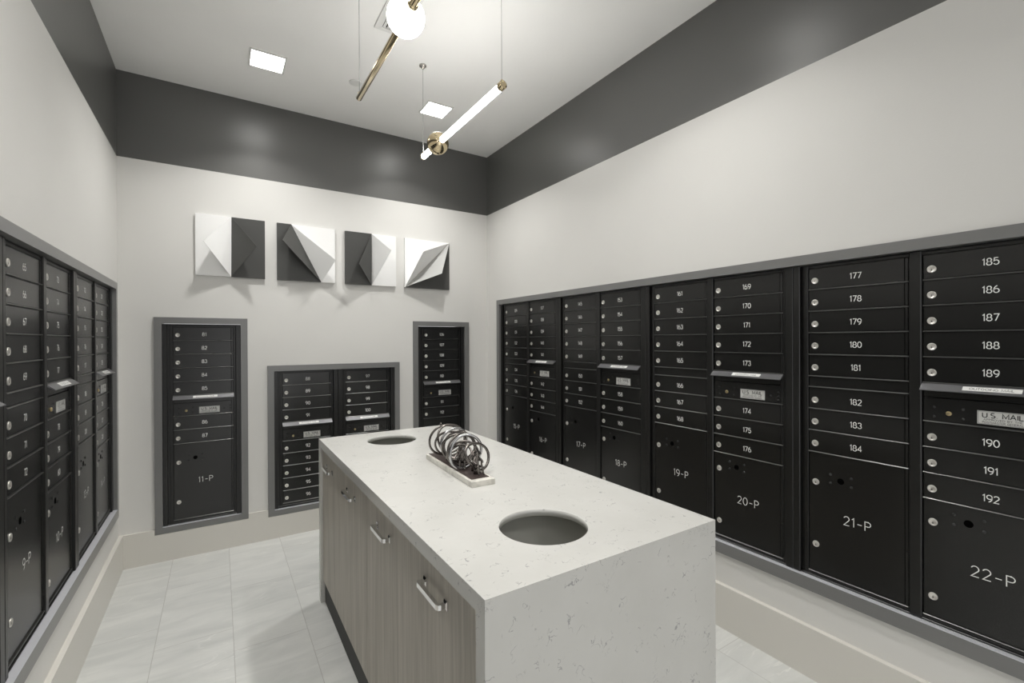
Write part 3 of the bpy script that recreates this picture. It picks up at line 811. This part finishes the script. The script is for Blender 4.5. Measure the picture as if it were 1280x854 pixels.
DL = [(.250, 3.075, 'square glowing downlight in the ceiling above the two leftmost wall panels'), (1.322, 3.085, 'square glowing downlight in the ceiling beside the hanging lit tube'),
      (.250, 1.30, 'square glowing downlight over the near left of the room'), (1.322, 1.30, 'square glowing downlight over the near right of the room'),
      (.250, -.45, 'square glowing downlight left of the entrance door'), (1.322, -.45, 'square glowing downlight right of the entrance door')]
for (x, y, l), pw in zip(DL, (P_BACK, P_BACK, P_MID, P_MID, P_FRONT, P_FRONT)): downlight(x, y, l, pw)

# air register
t = thing('air_vent', 'white rectangular air register in the ceiling beside the globe lamp', 'vent', (.772, 2.24, ZC))
bm = bmesh.new()
a, b = .0745, .20
O = [(-a, -b), (a, -b), (a, b), (-a, b)]; I = [(-a + .033, -b + .028), (a - .033, -b + .028), (a - .033, b - .028), (-a + .033, b - .028)]
rings = [[bm.verts.new((p[0], p[1], z)) for p in L] for L, z in ((O, 0), (O, -.006), (I, -.008), (I, 0))]
fs = [bm.faces.new([A[i], A[(i + 1) % 4], B[(i + 1) % 4], B[i]]) for A, B in zip(rings, rings[1:] + rings[:1]) for i in range(4)]
bmesh.ops.recalc_face_normals(bm, faces=fs); obj('vent_frame', bm, M['white_trim'], t)
bm = bmesh.new(); box(bm, -a + .0335, a - .0335, -b + .0285, b - .0285, -.0012, -.0004); q = obj('duct_opening', bm, M['void'], t); q['label'] = 'dark slot'
bm = bmesh.new()
for k in range(4):
    xx = -.030 + k * .020; prism(bm, [(xx - .006, -.002), (xx + .006, -.007), (xx + .0065, -.0062), (xx - .0055, -.0014)], -b + .029, b - .029)
q = obj('louvre', bm, M['white_trim'], t); 
# concealed sprinkler cover
t = thing('sprinkler_cover', 'small round white sprinkler cover on the ceiling near the brass rod tip', 'sprinkler', (.748, 3.032, ZC))
bm = bmesh.new(); lathe(bm, [(.040, 0), (.040, -.0035), (.037, -.005), (0, -.006)], (0, 0, 0), 'z', 36); obj('cover_plate', bm, M['white_trim'], t)

# ------------------------------------------------------------------ hanging lamps
PZ = 2.494
def cable(t, x, y):
    bm = bmesh.new(); tube(bm, [(x, y, PZ + .018), (x, y, ZC - .012)], .0013, 8); obj('cable', bm, M['wire'], t)
    bm = bmesh.new(); lathe(bm, [(.022, 0), (.022, -.008), (.010, -.016), (.004, -.024), (0, -.024)], (x, y, ZC), 'z', 24); obj('canopy', bm, M['nickel'], t)
def pend(name, label, x, y0, y1):
    return thing(name, label, 'pendant light', (0, 0, 0), 0, 'horizontal pendant lamps over the island'), x, y0, y1
t, x, y0, y1 = pend('pendant_lamp', 'glowing white tube pendant threaded through a polished brass ball', 1.043, 1.700, 2.635)
bm = bmesh.new(); lathe(bm, [(.0150, y0 + .03), (.0155, y0 + .034), (.0155, y1 - .016), (.0150, y1 - .012)], (x, 0, PZ), 'y', 28); q = obj('glass_tube', bm, M['glow_tube'], t); q['label'] = 'lit white tube'
for a, b in ((y0, y0 + .032), (y1 - .014, y1)):
    bm = bmesh.new(); lathe(bm, [(.012, a), (.0185, a + .003), (.0185, b - .003), (.0165, b)], (x, 0, PZ), 'y', 28)
    yy = (a + b) / 2; lathe(bm, [(.006, PZ + .015), (.006, PZ + .024), (.002, PZ + .028)], (x, yy, 0), 'z', 14); obj('end_cap', bm, M['brass'], t)
bm = bmesh.new(); sphere(bm, (x, 2.410, PZ), .0610, 56); obj('ball', bm, M['brass'], t)
for yy in (y0 + .016, y1 - .007): cable(t, x, yy)
t, x, y0, y1 = pend('pendant_lamp', 'polished brass rod pendant threaded through a glowing white globe', .5445, 1.235, 2.152)
bm = bmesh.new(); lathe(bm, [(.0100, y0), (.0128, y0 + .003), (.0128, y1 - .003), (.0100, y1)], (x, 0, PZ), 'y', 28); obj('rod', bm, M['brass'], t)
bm = bmesh.new(); sphere(bm, (x, 1.525, PZ), .0635, 56); q = obj('globe', bm, M['glow_globe'], t); q['label'] = 'lit white globe'
for s in (-1, 1):
    bm = bmesh.new(); lathe(bm, [(.0185, 1.525 + s * .0600), (.0185, 1.525 + s * .0720), (.0130, 1.525 + s * .0760)], (x, 0, PZ), 'y', 28); obj('collar', bm, M['brass'], t)
for yy in (y0 + .012, y1 - .012):
    bm = bmesh.new(); lathe(bm, [(.007, PZ + .010), (.007, PZ + .022), (.002, PZ + .027)], (x, yy, 0), 'z', 14); obj('cable_clip', bm, M['brass'], t)
    cable(t, x, yy)

for me in bpy.data.meshes:
    if me.users == 0: bpy.data.meshes.remove(me)
